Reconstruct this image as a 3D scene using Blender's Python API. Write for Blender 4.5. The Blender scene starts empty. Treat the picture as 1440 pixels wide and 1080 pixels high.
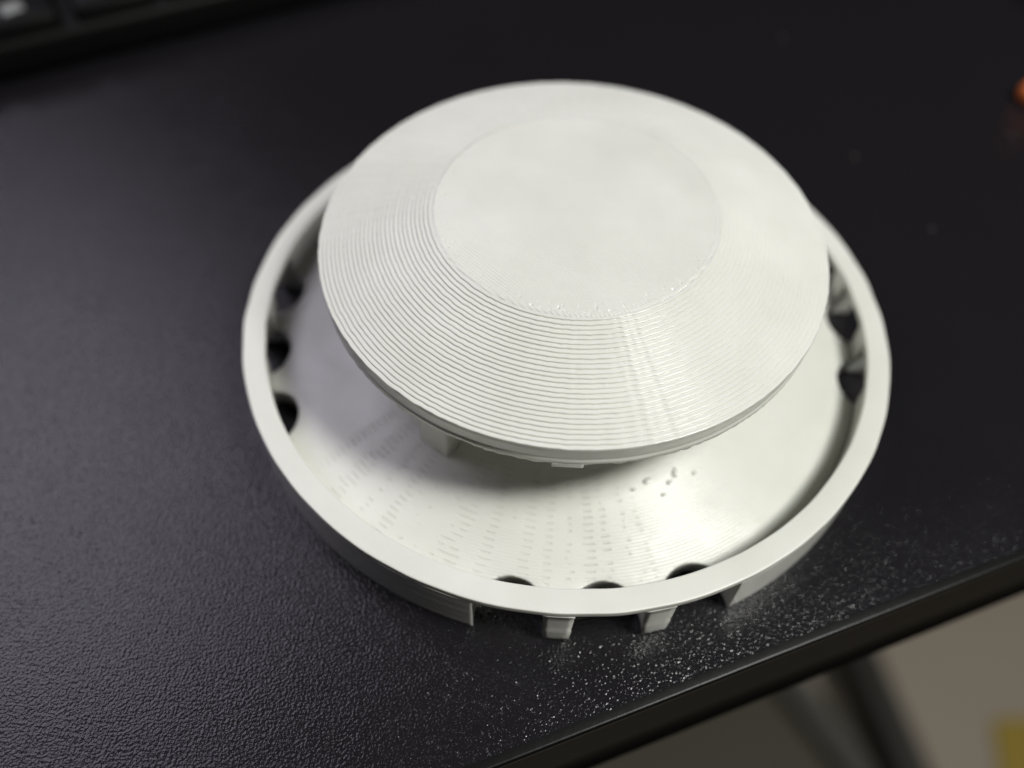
import bpy, bmesh, math, random
import numpy as np
from mathutils import Vector, Matrix
random.seed(7); rng = np.random.default_rng(7)
S = bpy.context.scene
MM = 0.001
PI = math.pi

# ------------------------------------------------------------------ camera
cd = bpy.data.cameras.new('camera'); cam = bpy.data.objects.new('camera', cd)
S.collection.objects.link(cam); S.camera = cam
Cp = Vector((0, -91.426, 114.061)) * MM
R_ = Vector((0.993488, 0.112551, 0.017785)); U_ = Vector((-0.101413, 0.802282, 0.588263)); F_ = Vector((-0.051935, 0.586241, -0.80847))
M = Matrix.Identity(4)
for i in range(3):
    M[i][0], M[i][1], M[i][2], M[i][3] = R_[i], U_[i], -F_[i], Cp[i]
cam.matrix_world = M
cd.sensor_width = 36; cd.lens = 30.781; cd.clip_start = 0.005; cd.clip_end = 20
cd.dof.use_dof = True; cd.dof.focus_distance = 0.109; cd.dof.aperture_fstop = 6.8

# ------------------------------------------------------------------ light
w = bpy.data.worlds.new('World'); S.world = w; w.use_nodes = True
bg = w.node_tree.nodes['Background']; bg.inputs[0].default_value = (0.75, 0.78, 0.85, 1); bg.inputs[1].default_value = 0.009

def area(name, loc, target, size, power, col, shape='DISK', size_y=None):
    l = bpy.data.lights.new(name, 'AREA'); l.shape = shape; l.size = size; l.energy = power; l.color = col
    if size_y: l.size_y = size_y
    o = bpy.data.objects.new(name, l); S.collection.objects.link(o)
    o.location = loc
    o.rotation_euler = (Vector(target) - Vector(loc)).to_track_quat('-Z', 'Y').to_euler()
    return o
area('desk_lamp_light', (0.170, -0.068, 0.312), (0, 0, 0.01), 0.095, 0.72, (0.985, 1.0, 0.945))
area('screen_glow', (-0.385, 0.165, 0.455), (-0.05, -0.01, 0), 0.38, 1.28, (0.89, 0.84, 1.0), 'RECTANGLE', 0.34)
area('added_far_light', (0.98, -0.36, 1.66), (0, 0, 0), 0.34, 14.5, (1.0, 0.985, 0.915))  # added unseen lamp to brighten the floor, roughly in line with the desk lamp

S.view_settings.view_transform = 'Standard'; S.view_settings.look = 'None'
S.view_settings.exposure = 0.07; S.view_settings.gamma = 1
S.cycles.use_denoising = True

# ------------------------------------------------------------------ helpers
def link(o): S.collection.objects.link(o); return o
def mesh_obj(name, verts, faces, mat, parent=None, smooth=True, scale=MM):
    me = bpy.data.meshes.new(name)
    v = np.asarray(verts, float) * scale
    me.from_pydata(v.tolist(), [], [tuple(f) for f in faces]); me.update()
    bm = bmesh.new(); bm.from_mesh(me); bmesh.ops.recalc_face_normals(bm, faces=bm.faces); bm.to_mesh(me); bm.free()
    me.polygons.foreach_set('use_smooth', [smooth] * len(me.polygons))
    if mat: me.materials.append(mat)
    o = link(bpy.data.objects.new(name, me)); o.parent = parent
    return o
def grid_mesh(name, P, mat, parent=None, closed=True, wrap_profile=False, scale=MM):
    """P: (nprofile, nseg, 3) -> one smooth surface"""
    a, b, _ = P.shape
    me = bpy.data.meshes.new(name)
    idx = np.arange(a * b).reshape(a, b)
    A = idx if not wrap_profile else np.vstack([idx, idx[:1]])
    B = np.hstack([A, A[:, :1]]) if closed else A
    q = np.stack([B[:-1, :-1], B[:-1, 1:], B[1:, 1:], B[1:, :-1]], -1).reshape(-1, 4)
    me.vertices.add(a * b); me.vertices.foreach_set('co', (P.reshape(-1, 3) * scale).ravel())
    me.loops.add(q.size); me.loops.foreach_set('vertex_index', q.ravel().astype(np.int32))
    me.polygons.add(len(q)); me.polygons.foreach_set('loop_start', np.arange(0, q.size, 4, dtype=np.int32))
    me.polygons.foreach_set('use_smooth', np.ones(len(q), bool))
    me.update(calc_edges=True); me.validate()
    me.materials.append(mat)
    o = link(bpy.data.objects.new(name, me)); o.parent = parent
    return o
def root(name, loc, label, cat, group=None):
    o = link(bpy.data.objects.new(name, None)); o.location = Vector(loc) * MM; o.empty_display_size = .01
    o['label'] = label; o['category'] = cat
    if group: o['group'] = group
    return o
def tag(o, label, cat, group=None):
    o['label'] = label; o['category'] = cat
    if group: o['group'] = group
    return o
def rbox(name, c, size, mat, parent=None, bev=1.0, rot=None, seg=3, taper=1.0):
    bm = bmesh.new(); bmesh.ops.create_cube(bm, size=1)
    for v in bm.verts:
        k = taper if v.co.z > 0 else 1
        v.co = Vector((v.co.x * size[0] * k, v.co.y * size[1] * k, v.co.z * size[2]))
    bmesh.ops.bevel(bm, geom=bm.edges[:], offset=bev, segments=seg, affect='EDGES', profile=.5)
    if rot: bmesh.ops.transform(bm, matrix=rot, verts=bm.verts)
    bmesh.ops.translate(bm, vec=Vector(c), verts=bm.verts)
    bmesh.ops.scale(bm, vec=(MM,) * 3, verts=bm.verts)
    me = bpy.data.meshes.new(name); bm.to_mesh(me); bm.free()
    me.polygons.foreach_set('use_smooth', [True] * len(me.polygons)); me.materials.append(mat)
    o = link(bpy.data.objects.new(name, me)); o.parent = parent
    return o

# ------------------------------------------------------------------ materials
def newmat(name):
    m = bpy.data.materials.new(name); m.use_nodes = True
    return m, m.node_tree.nodes, m.node_tree.links, m.node_tree.nodes['Principled BSDF']
def N(ns, t, **k):
    n = ns.new(t)
    for a, b in k.items(): setattr(n, a, b)
    return n
def simple(name, col, rough=.5, spec=.5, bump=None, metal=0):
    m, ns, ls, p = newmat(name)
    p.inputs['Base Color'].default_value = (*col, 1); p.inputs['Roughness'].default_value = rough
    p.inputs['Specular IOR Level'].default_value = spec; p.inputs['Metallic'].default_value = metal
    tc = N(ns, 'ShaderNodeTexCoord'); no = N(ns, 'ShaderNodeTexNoise'); no.inputs['Scale'].default_value = bump[0] if bump else 300
    no.inputs['Detail'].default_value = 4
    ls.new(tc.outputs['Object'], no.inputs['Vector'])
    mx = N(ns, 'ShaderNodeMixRGB', blend_type='MULTIPLY'); mx.inputs[0].default_value = .25
    mx.inputs[1].default_value = (*col, 1); ls.new(no.outputs['Fac'], mx.inputs[2]); ls.new(mx.outputs[0], p.inputs['Base Color'])
    if bump:
        b = N(ns, 'ShaderNodeBump'); b.inputs['Strength'].default_value = 1; b.inputs['Distance'].default_value = bump[1]
        ls.new(no.outputs['Fac'], b.inputs['Height']); ls.new(b.outputs[0], p.inputs['Normal'])
    return m

def plastic(name, top=False, rough=.22, sss=.25, rings=False):
    m, ns, ls, p = newmat(name)
    p.inputs['Roughness'].default_value = rough
    p.inputs['Specular IOR Level'].default_value = .6
    p.inputs['Subsurface Weight'].default_value = sss
    p.inputs['Subsurface Radius'].default_value = (1.0, .9, .7); p.inputs['Subsurface Scale'].default_value = .0014
    tc = N(ns, 'ShaderNodeTexCoord')
    n1 = N(ns, 'ShaderNodeTexNoise'); n1.inputs['Scale'].default_value = 90; n1.inputs['Detail'].default_value = 3
    ls.new(tc.outputs['Object'], n1.inputs['Vector'])
    cr = N(ns, 'ShaderNodeValToRGB')
    cr.color_ramp.elements[0].position = .3; cr.color_ramp.elements[0].color = (.70, .70, .65, 1)
    cr.color_ramp.elements[1].position = .7; cr.color_ramp.elements[1].color = (.76, .76, .715, 1)
    ls.new(n1.outputs['Fac'], cr.inputs[0]); ls.new(cr.outputs[0], p.inputs['Base Color'])
    n2 = N(ns, 'ShaderNodeTexNoise'); n2.inputs['Scale'].default_value = 1500; n2.inputs['Detail'].default_value = 3
    ls.new(tc.outputs['Object'], n2.inputs['Vector'])
    b = N(ns, 'ShaderNodeBump'); b.inputs['Distance'].default_value = .000024; b.inputs['Strength'].default_value = .8
    ls.new(n2.outputs['Fac'], b.inputs['Height'])
    last = b
    if rings:   # fine extrusion lines round the axis
        wv = N(ns, 'ShaderNodeTexWave', wave_type='RINGS', rings_direction='Z'); wv.inputs['Scale'].default_value = 690
        wv.inputs['Distortion'].default_value = .8; wv.inputs['Detail'].default_value = 1; wv.inputs['Detail Scale'].default_value = .3
        ls.new(tc.outputs['Object'], wv.inputs['Vector'])
        n4 = N(ns, 'ShaderNodeTexNoise'); n4.inputs['Scale'].default_value = 220; n4.inputs['Detail'].default_value = 3
        ls.new(tc.outputs['Object'], n4.inputs['Vector'])
        m4 = N(ns, 'ShaderNodeMath', operation='MULTIPLY'); ls.new(wv.outputs['Fac'], m4.inputs[0]); ls.new(n4.outputs['Fac'], m4.inputs[1])
        b4 = N(ns, 'ShaderNodeBump'); b4.inputs['Distance'].default_value = .00006; ls.new(m4.outputs[0], b4.inputs['Height'])
        ls.new(b.outputs[0], b4.inputs['Normal']); last = b = b4
    if top:   # rows of parallel extruded lines on the flat top
        mp = N(ns, 'ShaderNodeMapping'); mp.inputs['Rotation'].default_value = (0, 0, math.radians(38))
        ls.new(tc.outputs['Object'], mp.inputs['Vector'])
        n3 = N(ns, 'ShaderNodeTexNoise'); n3.inputs['Scale'].default_value = 120
        ls.new(tc.outputs['Object'], n3.inputs['Vector'])
        wv = N(ns, 'ShaderNodeTexWave', wave_type='BANDS', bands_direction='Y'); wv.inputs['Scale'].default_value = 700
        wv.inputs['Distortion'].default_value = 1.2; wv.inputs['Detail'].default_value = 1; wv.inputs['Detail Scale'].default_value = .4
        ls.new(mp.outputs[0], wv.inputs['Vector'])
        mu = N(ns, 'ShaderNodeMath', operation='MULTIPLY'); ls.new(wv.outputs['Fac'], mu.inputs[0]); ls.new(n3.outputs['Fac'], mu.inputs[1])
        b2 = N(ns, 'ShaderNodeBump'); b2.inputs['Distance'].default_value = .0001; b2.inputs['Strength'].default_value = 1
        ls.new(mu.outputs[0], b2.inputs['Height']); ls.new(b.outputs[0], b2.inputs['Normal']); last = b2
    ls.new(last.outputs[0], p.inputs['Normal'])
    return m
PL = plastic('white_printed_plastic'); PLD = plastic('white_printed_plastic_dish', rough=.33, sss=.15, rings=True); PLR = plastic('white_printed_plastic_rim', rough=.42, sss=.15); PLT = plastic('white_printed_plastic_top', True)

def desk_mat():
    m, ns, ls, p = newmat('pebbled_black_laminate')
    p.inputs['Base Color'].default_value = (.011, .010, .012, 1)
    p.inputs['Specular IOR Level'].default_value = .40
    tc = N(ns, 'ShaderNodeTexCoord')
    n1 = N(ns, 'ShaderNodeTexNoise'); n1.inputs['Scale'].default_value = 2600; n1.inputs['Detail'].default_value = 1.5
    n3 = N(ns, 'ShaderNodeTexNoise'); n3.inputs['Scale'].default_value = 520; n3.inputs['Detail'].default_value = 1
    n2 = N(ns, 'ShaderNodeTexNoise'); n2.inputs['Scale'].default_value = 60; n2.inputs['Detail'].default_value = 5
    for n in (n1, n2, n3): ls.new(tc.outputs['Object'], n.inputs['Vector'])
    b1 = N(ns, 'ShaderNodeBump'); b1.inputs['Distance'].default_value = .000110; ls.new(n1.outputs['Fac'], b1.inputs['Height'])
    b2 = N(ns, 'ShaderNodeBump'); b2.inputs['Distance'].default_value = .00002; ls.new(n3.outputs['Fac'], b2.inputs['Height']); ls.new(b1.outputs[0], b2.inputs['Normal'])
    ls.new(b2.outputs[0], p.inputs['Normal'])
    mr = N(ns, 'ShaderNodeMapRange'); mr.inputs['From Min'].default_value = .35; mr.inputs['From Max'].default_value = .65; mr.inputs['To Min'].default_value = .145; mr.inputs['To Max'].default_value = .20
    ls.new(n2.outputs['Fac'], mr.inputs['Value']); ls.new(mr.outputs[0], p.inputs['Roughness'])
    return m
DESK = desk_mat()
ROLL = simple('glossy_black_edge_roll', (.004, .004, .004), .34, .22, (900, .00002))
EDGE = simple('black_edge_band', (.0022, .0019, .0017), .45, .05, (900, .00003))
KEYB = simple('black_keyboard_plastic', (.004, .0042, .0042), .5, .12, (900, .00002))
KEYL = simple('pale_key_glare', (.30, .31, .30), .35, .5)
ORG = simple('orange_rubber', (.95, .24, .05), .5)
BLK = simple('matt_black_plastic', (.006, .006, .006), .6, .3, (700, .00002))
FLOOR = simple('beige_floor', (.62, .54, .45), .6, .3)
RUG = simple('olive_grey_fabric', (.17, .155, .125), .95, .1, (300, .0005))
LEG = simple('dark_brown_metal', (.045, .040, .036), .5)
LEG2 = simple('dark_grey_metal', (.12, .115, .10), .6)
YEL = simple('yellow_card', (.60, .43, .07), .7)
DUST = simple('pale_lint', (.16, .15, .14), .9)
DUSTB = simple('brown_crumb', (.16, .11, .08), .9)

# ------------------------------------------------------------------ desk
# local frame of the desk's front edge: e along the edge, n outwards
ea = math.radians(27.05); e = np.array([math.cos(ea), math.sin(ea)]); n = np.array([math.sin(ea), -math.cos(ea)])
dist = 58.1
prof = [(-900, 0), (-60, 0), (-1.5, 0)]                       # (outward offset, z) rolled edge
for k in range(0, 7):
    t = k / 6 * PI / 2; prof.append((-.5 + .5 * math.sin(t), -.5 + .5 * math.cos(t)))
prof += [(0.0, -.75), (0.0, -12), (0, -24)]
for k in range(0, 4):
    t = k / 3 * PI / 2; prof.append((-1.0 + 1.0 * math.cos(t), -24 - 1.0 * math.sin(t)))
prof += [(-900, -25)]
def desk_strip(name, pr, mat, kind=True):
    V = []
    for (o, z) in pr:
        for s in (-700, 700):
            p = n * (dist + o) + e * s; V.append((p[0], p[1], z))
    F = [(2 * i, 2 * i + 1, 2 * i + 3, 2 * i + 2) for i in range(len(pr) - 1)]
    return mesh_obj(name, V, F, mat)
top = desk_strip('desk_top', prof[:3], DESK); top['kind'] = 'structure'
er0 = desk_strip('desk_edge_roll', prof[2:11], ROLL); er0['kind'] = 'structure'
eb = desk_strip('desk_edge', prof[10:], EDGE); eb['kind'] = 'structure'

# ------------------------------------------------------------------ the printed cap
cap_root = root('printed_vent_cap', (0, 0, 0), 'white ridged 3D-printed disc cap standing over a wider rimmed dish on the black desk', 'vent cap')
NS = 1200
th = np.linspace(0, 2 * PI, NS, endpoint=False)
def ring_noise(nh, amp, lo=2):
    out = np.zeros(NS)
    for k in nh:
        out += rng.normal() * np.cos(k * th + rng.uniform(0, 2 * PI))
    return amp * out / math.sqrt(len(nh) / 2)
def facets(nf, ph):   # circle approximated by straight chords, as the slicer did
    a = ((th + ph) / (2 * PI / nf)) % 1.0
    return (0.25 - (a - .5) ** 2) * 4        # 1 in the middle of a chord, 0 at the corners

R3, Z3, R2, Z2, H1, RI = 19.8, 30.92, 36.05, 25.4, 9.43, 46.62
lay = 27; dr = (R2 - R3) / lay; dz = (Z3 - Z2) / lay
rows = []
common = ring_noise(range(20, 70, 3), .010)
colm = ring_noise(range(70, 150, 7), .011); gcol = np.clip(ring_noise(range(30, 130, 6), .022), -.012, .05) + .012
jit = rng.normal(0, .022, lay + 1); jit[0] = jit[-1] = 0; jz = rng.normal(0, .008, lay + 1)
def push(r, z): rows.append(np.stack([r * np.cos(th), r * np.sin(th), z * np.ones(NS) if np.isscalar(z) else z], -1))
z0 = Z3
for i in range(lay):
    zt = Z3 - dz * i + jz[i]; ro = R3 + dr * (i + 1) + jit[i + 1]
    wob = common + colm + ring_noise(range(3, 90, 4), .012) - .016 * facets(60, .02 * i)
    # short stretches where the bead is thin and the gap below opens up
    g = np.clip(ring_noise(range(15, 120, 5), 1.0) - 1.1, 0, 1) * .05
    ri = R3 + dr * i + jit[i]
    g = g + gcol * (.6 + .4 * rng.random())
    push(ri + .03 + wob * .5, zt - .030 - g)
    push(ri + dr * .32 + wob, zt - .012 - g * .4)
    push(ro - .14 + wob, zt)
    push(ro - .05 + wob, zt - .018)
    push(ro - .01 + wob, zt - .07)
    push(ro + wob - .005, zt - .12)
    push(ro - .025 + wob, zt - .18 - g)
zl = Z2
# outer band of the cap: upper band, groove, thin ragged lip
w1 = ring_noise(range(2, 40, 3), .018)
for (r, z) in [(R2 + .02, Z2 - .15), (R2 - .02, Z2 - .3), (R2 + .01, Z2 - .45), (R2 - .03, Z2 - .6)]: push(r + w1, z)
for k in range(9):
    z = Z2 - .8 - k * .2; push(R2 - .06 - k * .035 + w1 + (.012 if k % 2 else -.012), z)
push(R2 - .37 + w1, Z2 - 2.55); push(R2 - .36 + w1, Z2 - 2.75)
push(R2 - .28 + w1, Z2 - 2.85); push(R2 - .22 + w1, Z2 - 3.05)
rag = np.abs(ring_noise(range(8, 110, 6), .11)) + ring_noise(range(2, 14), .05)
push(R2 - .20 + w1, Z2 - 3.40 - rag); push(R2 - .40 + w1, Z2 - 3.50 - rag * .8); push(R2 - .9 + w1 * 0, Z2 - 3.2)
push(33.0 + w1 * 0, Z2 - 3.1); push(31.5 + w1 * 0, Z2 - 1.6); push(20 + w1 * 0, Z2 - .4); push(.5 + w1 * 0, Z2 - .2)
grid_mesh('cap_disc', np.array(rows), PL, cap_root)
# flat top with its own outline bead, tiny dimples near the border
rows = []
er = ring_noise(range(3, 60, 4), .05)
pit = {}
for r in [.005, 5, 10, 14, 16.5, 17.6, 17.9, 18.2, 18.5, 18.7, 18.9, 19.05, 19.2, 19.35, 19.5, 19.62, 19.74]:
    z = Z3 + .05 * np.ones(NS)
    if 17.8 < r < 19.4:
        k = np.clip(ring_noise(range(60, 220, 7), 1.) - (1.05 if r > 18.6 else 1.5), 0, 1.)
        sec = .2 + .8 * np.clip(1.6 * np.maximum(np.cos(th - math.radians(-72)) - .35, 2 * (np.cos(th - math.radians(-158)) - .75)), 0, 1)
        z = z - k * .34 * sec
    if 19.2 < r < 19.6: z = z + .03
    if r >= 19.6: z = Z3 + .04 - (r - 19.6) * .3
    push(r + er * (r / 19.8) ** 8, z)
push(19.86 + er, Z3 - .03); push(19.9 + er, Z3 - .1)
rows[-1][:, 2] = Z3 - .1
grid_mesh('top_plate', np.array(rows), PLT, cap_root)

# ------------------------------------------------------------------ base: dish
SLR, SLC = 4.75, 48.3
groups = [math.radians(a) for a in (-78.9, -167.6, 9.6, 101.0)]
STEP = math.radians(15.1)
slots = [g + k * STEP for g in groups for k in (-1, 0, 1)]
def r_out(t):
    r = np.full_like(t, RI + .03)
    for s in slots:
        d = (t - s + PI) % (2 * PI) - PI
        disc = SLR ** 2 - (SLC * np.sin(d)) ** 2
        ok = (disc > 0) & (np.abs(d) < .3)
        rr = SLC * np.cos(d) - np.sqrt(np.where(ok, disc, 0))
        r = np.where(ok, np.minimum(r, rr), r)
    return r
ND = 2160
thd = np.linspace(-PI, PI, ND, endpoint=False); ro = r_out(thd)
def dn(ks, amp):
    o = np.zeros(ND)
    for k in ks: o += rng.normal() * np.cos(k * thd + rng.uniform(0, 2 * PI))
    return amp * o / math.sqrt(len(ks) / 2)
def zc(r): return 4.0 + (46.4 - r) * .222
band = dn(range(24, 96, 3), 1.0)
dcol = dn(range(60, 130, 6), .004)
rows = []
def pushd(r, z): rows.append(np.stack([r * np.cos(thd), r * np.sin(thd), z], -1))
LD = .905
nl = int((43.2 - 8) / LD)
RM = 43.3
for i in range(nl + 4):
    base = 8 + i * LD
    if i < nl + 4:
        sector = np.clip(1.4 + 9.0 * (np.cos(thd - math.radians(-104)) - .97), 0, 1)
        gap = sector * np.clip(3.0 * (.85 * band + .45 * dn(range(20, 160, 5), 1.0) - .45), 0, 1.0)
        wob = dn(range(3, 60, 3), .004) + dcol
        for (f, dzz, gg) in [(0.0, -.002, 0), (.25, .007, 0), (.46, .004, 0), (.50, -.003, 0), (.72, .007, 0), (.865, .008, 0), (.885, .006, .30), (.965, .004, .30)]:
            r = base + f * LD + wob
            rr = np.where(r > RM, RM + (r - RM) * (ro - RM) / (RI + .03 - RM), r)
            if base + f * LD > RI - .12: continue
            pushd(rr, zc(rr) + dzz - gg * gap * (1 if base < 45.5 else .3))
pushd(ro, zc(ro) - .02)
pushd(ro, zc(ro) - .25); pushd(ro, zc(ro) - 2.7)
ri2 = np.minimum(ro, 43.0); pushd(ri2, zc(ri2) - 2.7); pushd(np.full(ND, 8.), zc(np.full(ND, 8.)) - 2.7)
grid_mesh('dish', np.array(rows), PLD, cap_root)

# ------------------------------------------------------------------ base: rim ring, wall segments, legs
def ring_pts(prof_, name, mat, nseg=900, amp=.022):
    t = np.linspace(0, 2 * PI, nseg, endpoint=False); P = []
    wn = sum(rng.normal() * np.cos(k * t + rng.uniform(0, 6)) for k in range(3, 50, 4)) * amp / 2.5
    for (r, z) in prof_:
        P.append(np.stack([(r + wn) * np.cos(t), (r + wn) * np.sin(t), np.full(nseg, z) + wn * .4], -1))
    return grid_mesh(name, np.array(P), mat, cap_root, wrap_profile=True)
zt = H1
ring_pts([(RI, 8.45), (RI - .01, 9.1), (RI + .04, 9.36), (RI + .12, zt - .005), (RI + .2, zt), (RI + .4, zt), (47.5, zt + .01), (48.6, zt + .012), (49.5, zt), (49.75, zt), (49.88, zt - .02), (49.96, zt - .09), (49.98, 9.2), (49.97, 9.1), (50.0, 8.95), (49.98, 8.8), (50.0, 8.65), (49.97, 8.42), (48.5, 8.40)],
         'rim', PLR)
def prism(name, outline, zs, mat, ctr, scales):
    """outline: plan polygon; one ring per z, each scaled tangentially about ctr"""
    V = []; m = len(outline)
    er_ = np.array([math.cos(ctr), math.sin(ctr)]); et = np.array([-math.sin(ctr), math.cos(ctr)])
    for z, (sx, sr, off) in zip(zs, scales):
        for p in outline:
            a = p @ er_; b = p @ et
            q = er_ * (48.3 + (a - 48.3) * sr + off) + et * b * sx
            V.append((q[0], q[1], z))
    F = []
    for k in range(len(zs) - 1):
        for j in range(m):
            j2 = (j + 1) % m; F.append((k * m + j, k * m + j2, (k + 1) * m + j2, (k + 1) * m + j))
    F.append(tuple(range(m))[::-1]); F.append(tuple(range((len(zs) - 1) * m, len(zs) * m)))
    o = mesh_obj(name, V, F, mat, cap_root)
    return o
RO = 49.97
def end_arc(s, side, k=14):
    """points of the slot circle round s between inner and outer wall, on its + or - side"""
    pts = []
    for r in np.linspace(RI, RO, k):
        c = (SLC ** 2 + r ** 2 - SLR ** 2) / (2 * SLC * r); d = math.acos(max(-1, min(1, c)))
        a = s + side * d; pts.append(np.array([r * math.cos(a), r * math.sin(a)]))
    return pts
order = sorted(slots)
for i, s in enumerate(order):
    nx = order[(i + 1) % 12] + (2 * PI if i == 11 else 0)
    A = end_arc(s, 1); B = end_arc(nx, -1)          # from s's plus side to nx's minus side
    a0 = math.atan2(A[-1][1], A[-1][0]); b0 = math.atan2(B[-1][1], B[-1][0])
    while b0 < a0: b0 += 2 * PI
    a1 = math.atan2(A[0][1], A[0][0]); b1 = math.atan2(B[0][1], B[0][0])
    while b1 < a1: b1 += 2 * PI
    short = nx - s < .35
    m = 4 if short else 90
    out = [np.array([RO * math.cos(t), RO * math.sin(t)]) for t in np.linspace(a0, b0, m + 2)[1:-1]]
    inn = [np.array([RI * math.cos(t), RI * math.sin(t)]) for t in np.linspace(b1, a1, m + 2)[1:-1]]
    poly = A + out + B[::-1] + inn
    if short:
        zs = [0, .25, .8, 1.6, 2.4, 3.6, 3.9, 5.2, 5.5, 6.8, 7.9, 8.1, 8.42]
        sc = [(.62, .86, 0), (.76, .95, 0), (.86, 1, 0), (.88, 1, .03), (.93, 1, 0), (.95, 1, .02), (.93, .985, -.03), (.97, 1, .02), (.96, .99, 0), (.99, 1, .02), (1.0, .99, -.04), (1.02, 1.01, .05), (1.02, 1.0, 0)]
        sc = [(x * .97 + rng.uniform(-.012, .012), y, z) for x, y, z in sc]
        prism('leg', poly, zs, PL, (s + nx) / 2, sc)
    else:
        zs = [0, .15, .5] + list(np.arange(.9, 8.4, .4)) + [8.42]
        sc = [(.999, .94, 0), (1, .98, 0)] + [(1, 1, rng.uniform(-.012, .012)) for _ in zs[2:]]
        # scale about the segment's own middle keeps its curve: only radial jitter here
        V = []; F = []; mm = len(poly)
        for z, (_, sr, off) in zip(zs, sc):
            for p in poly:
                r = np.hypot(*p); u = p / r; rr = 48.3 + (r - 48.3) * sr + off
                V.append((u[0] * rr, u[1] * rr, z))
        for k in range(len(zs) - 1):
            for j in range(mm):
                j2 = (j + 1) % mm; F.append((k * mm + j, k * mm + j2, (k + 1) * mm + j2, (k + 1) * mm + j))
        # bottom and top as strips between outer and inner halves
        h = mm // 2
        for base in (0, (len(zs) - 1) * mm):
            for j in range(h - 1): F.append((base + j, base + j + 1, base + mm - 2 - j, base + mm - 1 - j))
        mesh_obj('wall_segment', V, F, PL, cap_root)

# ------------------------------------------------------------------ supports between dish and cap
for a in (-122, -2, 118):
    t = math.radians(a); r = 29.4
    rot = Matrix.Rotation(t, 4, 'Z')
    rbox('support', (r * math.cos(t), r * math.sin(t), 14.8), (4.2, 5.2, 15.4), PL, cap_root, .35, rot)
bm_t = math.radians(-86.5)
rbox('burr', (35.3 * math.cos(bm_t), 35.3 * math.sin(bm_t), 21.5), (1.1, 4.0, .9), PL, cap_root, .15, Matrix.Rotation(bm_t, 4, 'Z'))
t = math.radians(-98.2)
rbox('burr', (49.3 * math.cos(t), 49.3 * math.sin(t), 7.2), (.8, .5, 1.1), PL, cap_root, .15, Matrix.Rotation(t, 4, 'Z'))

# strings and blobs of stray plastic on the dish
def blob(x, y, z, sx, sy, sz, a, mat, name, parent):
    bm = bmesh.new(); bmesh.ops.create_icosphere(bm, subdivisions=2, radius=1)
    for v in bm.verts:
        v.co *= 1 + .22 * math.sin(5 * v.co.x + 3 * v.co.y + 7 * a)
        v.co = Vector((v.co.x * sx, v.co.y * sy, v.co.z * sz))
    bmesh.ops.transform(bm, matrix=Matrix.Translation((x, y, z)) @ Matrix.Rotation(a, 4, 'Z'), verts=bm.verts)
    bmesh.ops.scale(bm, vec=(MM,) * 3, verts=bm.verts)
    me = bpy.data.meshes.new(name); bm.to_mesh(me); bm.free(); me.materials.append(mat)
    me.polygons.foreach_set('use_smooth', [True] * len(me.polygons))
    o = link(bpy.data.objects.new(name, me)); o.parent = parent; return o
for (x, y, sx, sy) in [(13.8, -28.3, .35, .7), (17.6, -26.4, .4, .9), (17.0, -28.0, .35, .5), (20.4, -26.0, .3, .4), (16.2, -29.9, .3, .4), (12.0, -29.8, .25, .5)]:
    blob(x, y, zc(math.hypot(x, y)) + .05, sx, sy, .22, rng.uniform(0, 3), PL, 'plastic_blob', cap_root)

# ------------------------------------------------------------------ keyboard (far left corner)
ka = math.radians(33.7); ke = np.array([math.cos(ka), math.sin(ka)]); kn = np.array([-math.sin(ka), math.cos(ka)])
kp = np.array([-91., 78.]) - 6 * kn
kb = root('keyboard', (0, 0, 0), 'black keyboard with low keys lying at the far left corner of the desk', 'keyboard')
RK = Matrix.Rotation(ka, 4, 'Z')
def kpos(s, d, z): p = kp + ke * s + kn * d; return (p[0], p[1], z)
rbox('case', kpos(-60, 74, 4.8), (330, 140, 8), KEYB, kb, 2.0, RK)
for row, d in enumerate((13.5, 32.5, 51.5)):
    for i in range(0, 17):
        sx = -202 + 19 * i + (0, 5, 9)[row]
        k = rbox('keycap', kpos(sx, d, 8.6), (17.4, 17.4, 7), KEYB, kb, 1.2, RK, taper=.9)
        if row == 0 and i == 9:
            rbox('key_glare_patch', (-119.6, 64.6, 12.15), (4.2, 3.8, .3), KEYL, k, .1, RK @ Matrix.Rotation(.25, 4, 'Z'))  # pale plate whose colour stands in for a glare spot on the key
# ------------------------------------------------------------------ black box at the far right corner, orange tip
rbx = rbox('black_case', (128, 150, 14), (60, 120, 26), BLK, None, 4, Matrix.Rotation(math.radians(28), 4, 'Z'))
tag(rbx, 'matt black plastic case in shadow at the far right corner of the desk', 'case')
oc = root('cable_tip', (94.4, 78.4, 0), 'small orange rubber cable tip lying near the right edge of the desk', 'cable tip')
blob(0, 0, 2.2, 2.7, 4.2, 2.2, .5, ORG, 'tip_sleeve', oc)
blob(3.2, 5.0, 1.8, 1.6, 3.6, 1.6, -.5, BLK, 'tip_plug', oc)

# lint and crumbs lying on the desk
for (x, y, s, m, lab) in [(54.5, 55.8, .42, DUSTB, 'brown crumb on the black desk between the dish and the far right corner'),
                          (66.5, 36.6, .34, DUST, 'pale speck of lint on the black desk right of the dish'),
                          (43.0, 96.0, .4, DUST, 'pale speck of lint on the desk behind the cap disc'),
                          (87.6, 67.0, .34, DUST, 'faint speck of lint just in front of the orange tip')]:
    o = blob(x, y, .2, s, s * .6, .25, x, m, 'dust_speck', None); tag(o, lab, 'speck')

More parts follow.
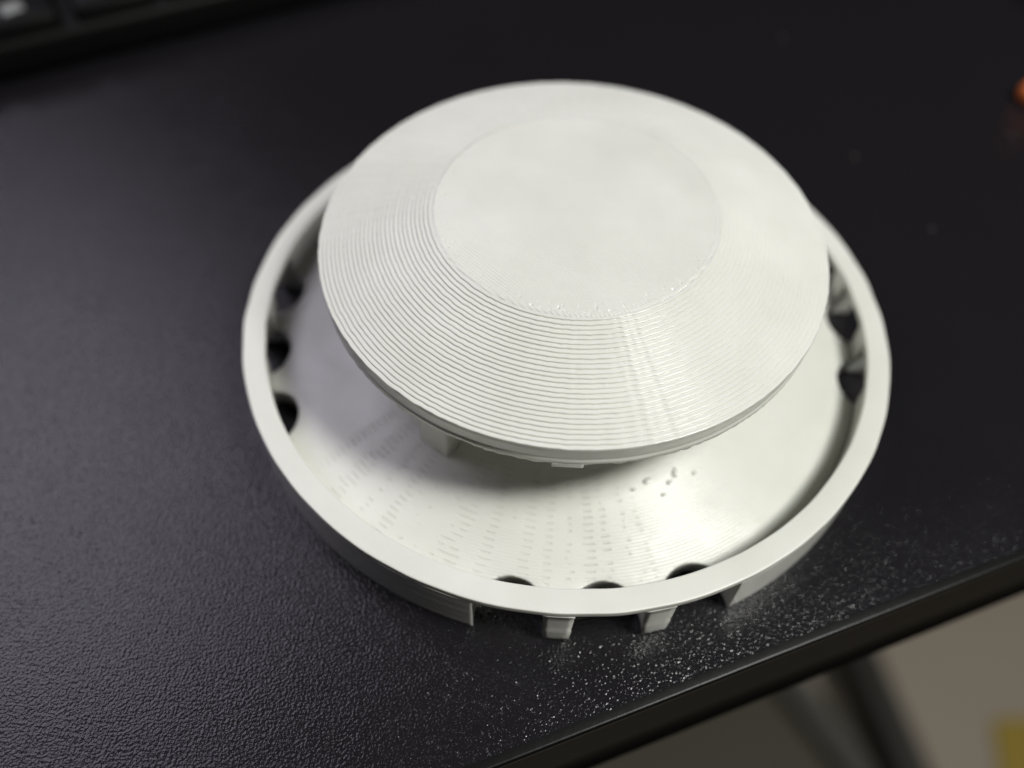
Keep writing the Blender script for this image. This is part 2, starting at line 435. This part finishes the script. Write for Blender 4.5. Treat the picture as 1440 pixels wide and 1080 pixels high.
# ------------------------------------------------------------------ below the desk: floor and what stands there
FZ = -700
fl = mesh_obj('floor', [(-3000, -3000, FZ), (4000, -3000, FZ), (4000, 4000, FZ), (-3000, 4000, FZ)], [(0, 1, 2, 3)], FLOOR); fl['kind'] = 'structure'
def slab(name, pts, z0_, z1_, mat, parent=None):
    m = len(pts); V = [(x, y, z0_) for x, y in pts] + [(x, y, z1_) for x, y in pts]
    F = [tuple(range(m))[::-1], tuple(range(m, 2 * m))] + [(i, (i + 1) % m, m + (i + 1) % m, m + i) for i in range(m)]
    return mesh_obj(name, V, F, mat, parent, smooth=False)
def unp(px, py, z):
    d = F_ + R_ * ((px - 720) / 1231.25) - U_ * ((py - 540) / 1231.25)
    t = (z * MM - Cp.z) / d.z; q = (Cp + d * t) / MM; return (q.x, q.y)
rug = slab('rug', [unp(*q, FZ + 8) for q in [(300, 1300), (300, 900), (1030, 880), (1070, 940), (1130, 1020), (1190, 1110), (1280, 1300)]], FZ, FZ + 8, RUG)
tag(rug, 'olive grey fabric rug on the floor below the desk edge', 'rug')
cb = root('stool_base', (*unp(1300, 1150, FZ), FZ), 'dark metal stool base with two splayed legs on the pale floor below the desk', 'stool')
def bar(name, a, b, wd, z0_, z1_, mat):
    a = np.array(a); b = np.array(b); d = (b - a) / np.linalg.norm(b - a); q = np.array([-d[1], d[0]]) * wd / 2
    o = slab(name, [tuple(a - q), tuple(b - q), tuple(b + q), tuple(a + q)], z0_, z1_, mat)
    o.parent = cb; o.matrix_parent_inverse = Matrix.Translation(-cb.location); return o
bar('leg', unp(1190, 860, FZ + 60), unp(1331, 1180, FZ + 60), 25, FZ + 30, FZ + 60, LEG)
bar('leg', unp(1052, 880, FZ + 29), unp(1292, 1180, FZ + 29), 24, FZ + 8, FZ + 29, LEG2)
yb = slab('yellow_card', [unp(*q, FZ + 3) for q in [(1396, 1012), (1560, 1000), (1620, 1160), (1420, 1170)]], FZ, FZ + 3, YEL)
tag(yb, 'yellow card lying on the pale floor at the bottom right corner', 'card')
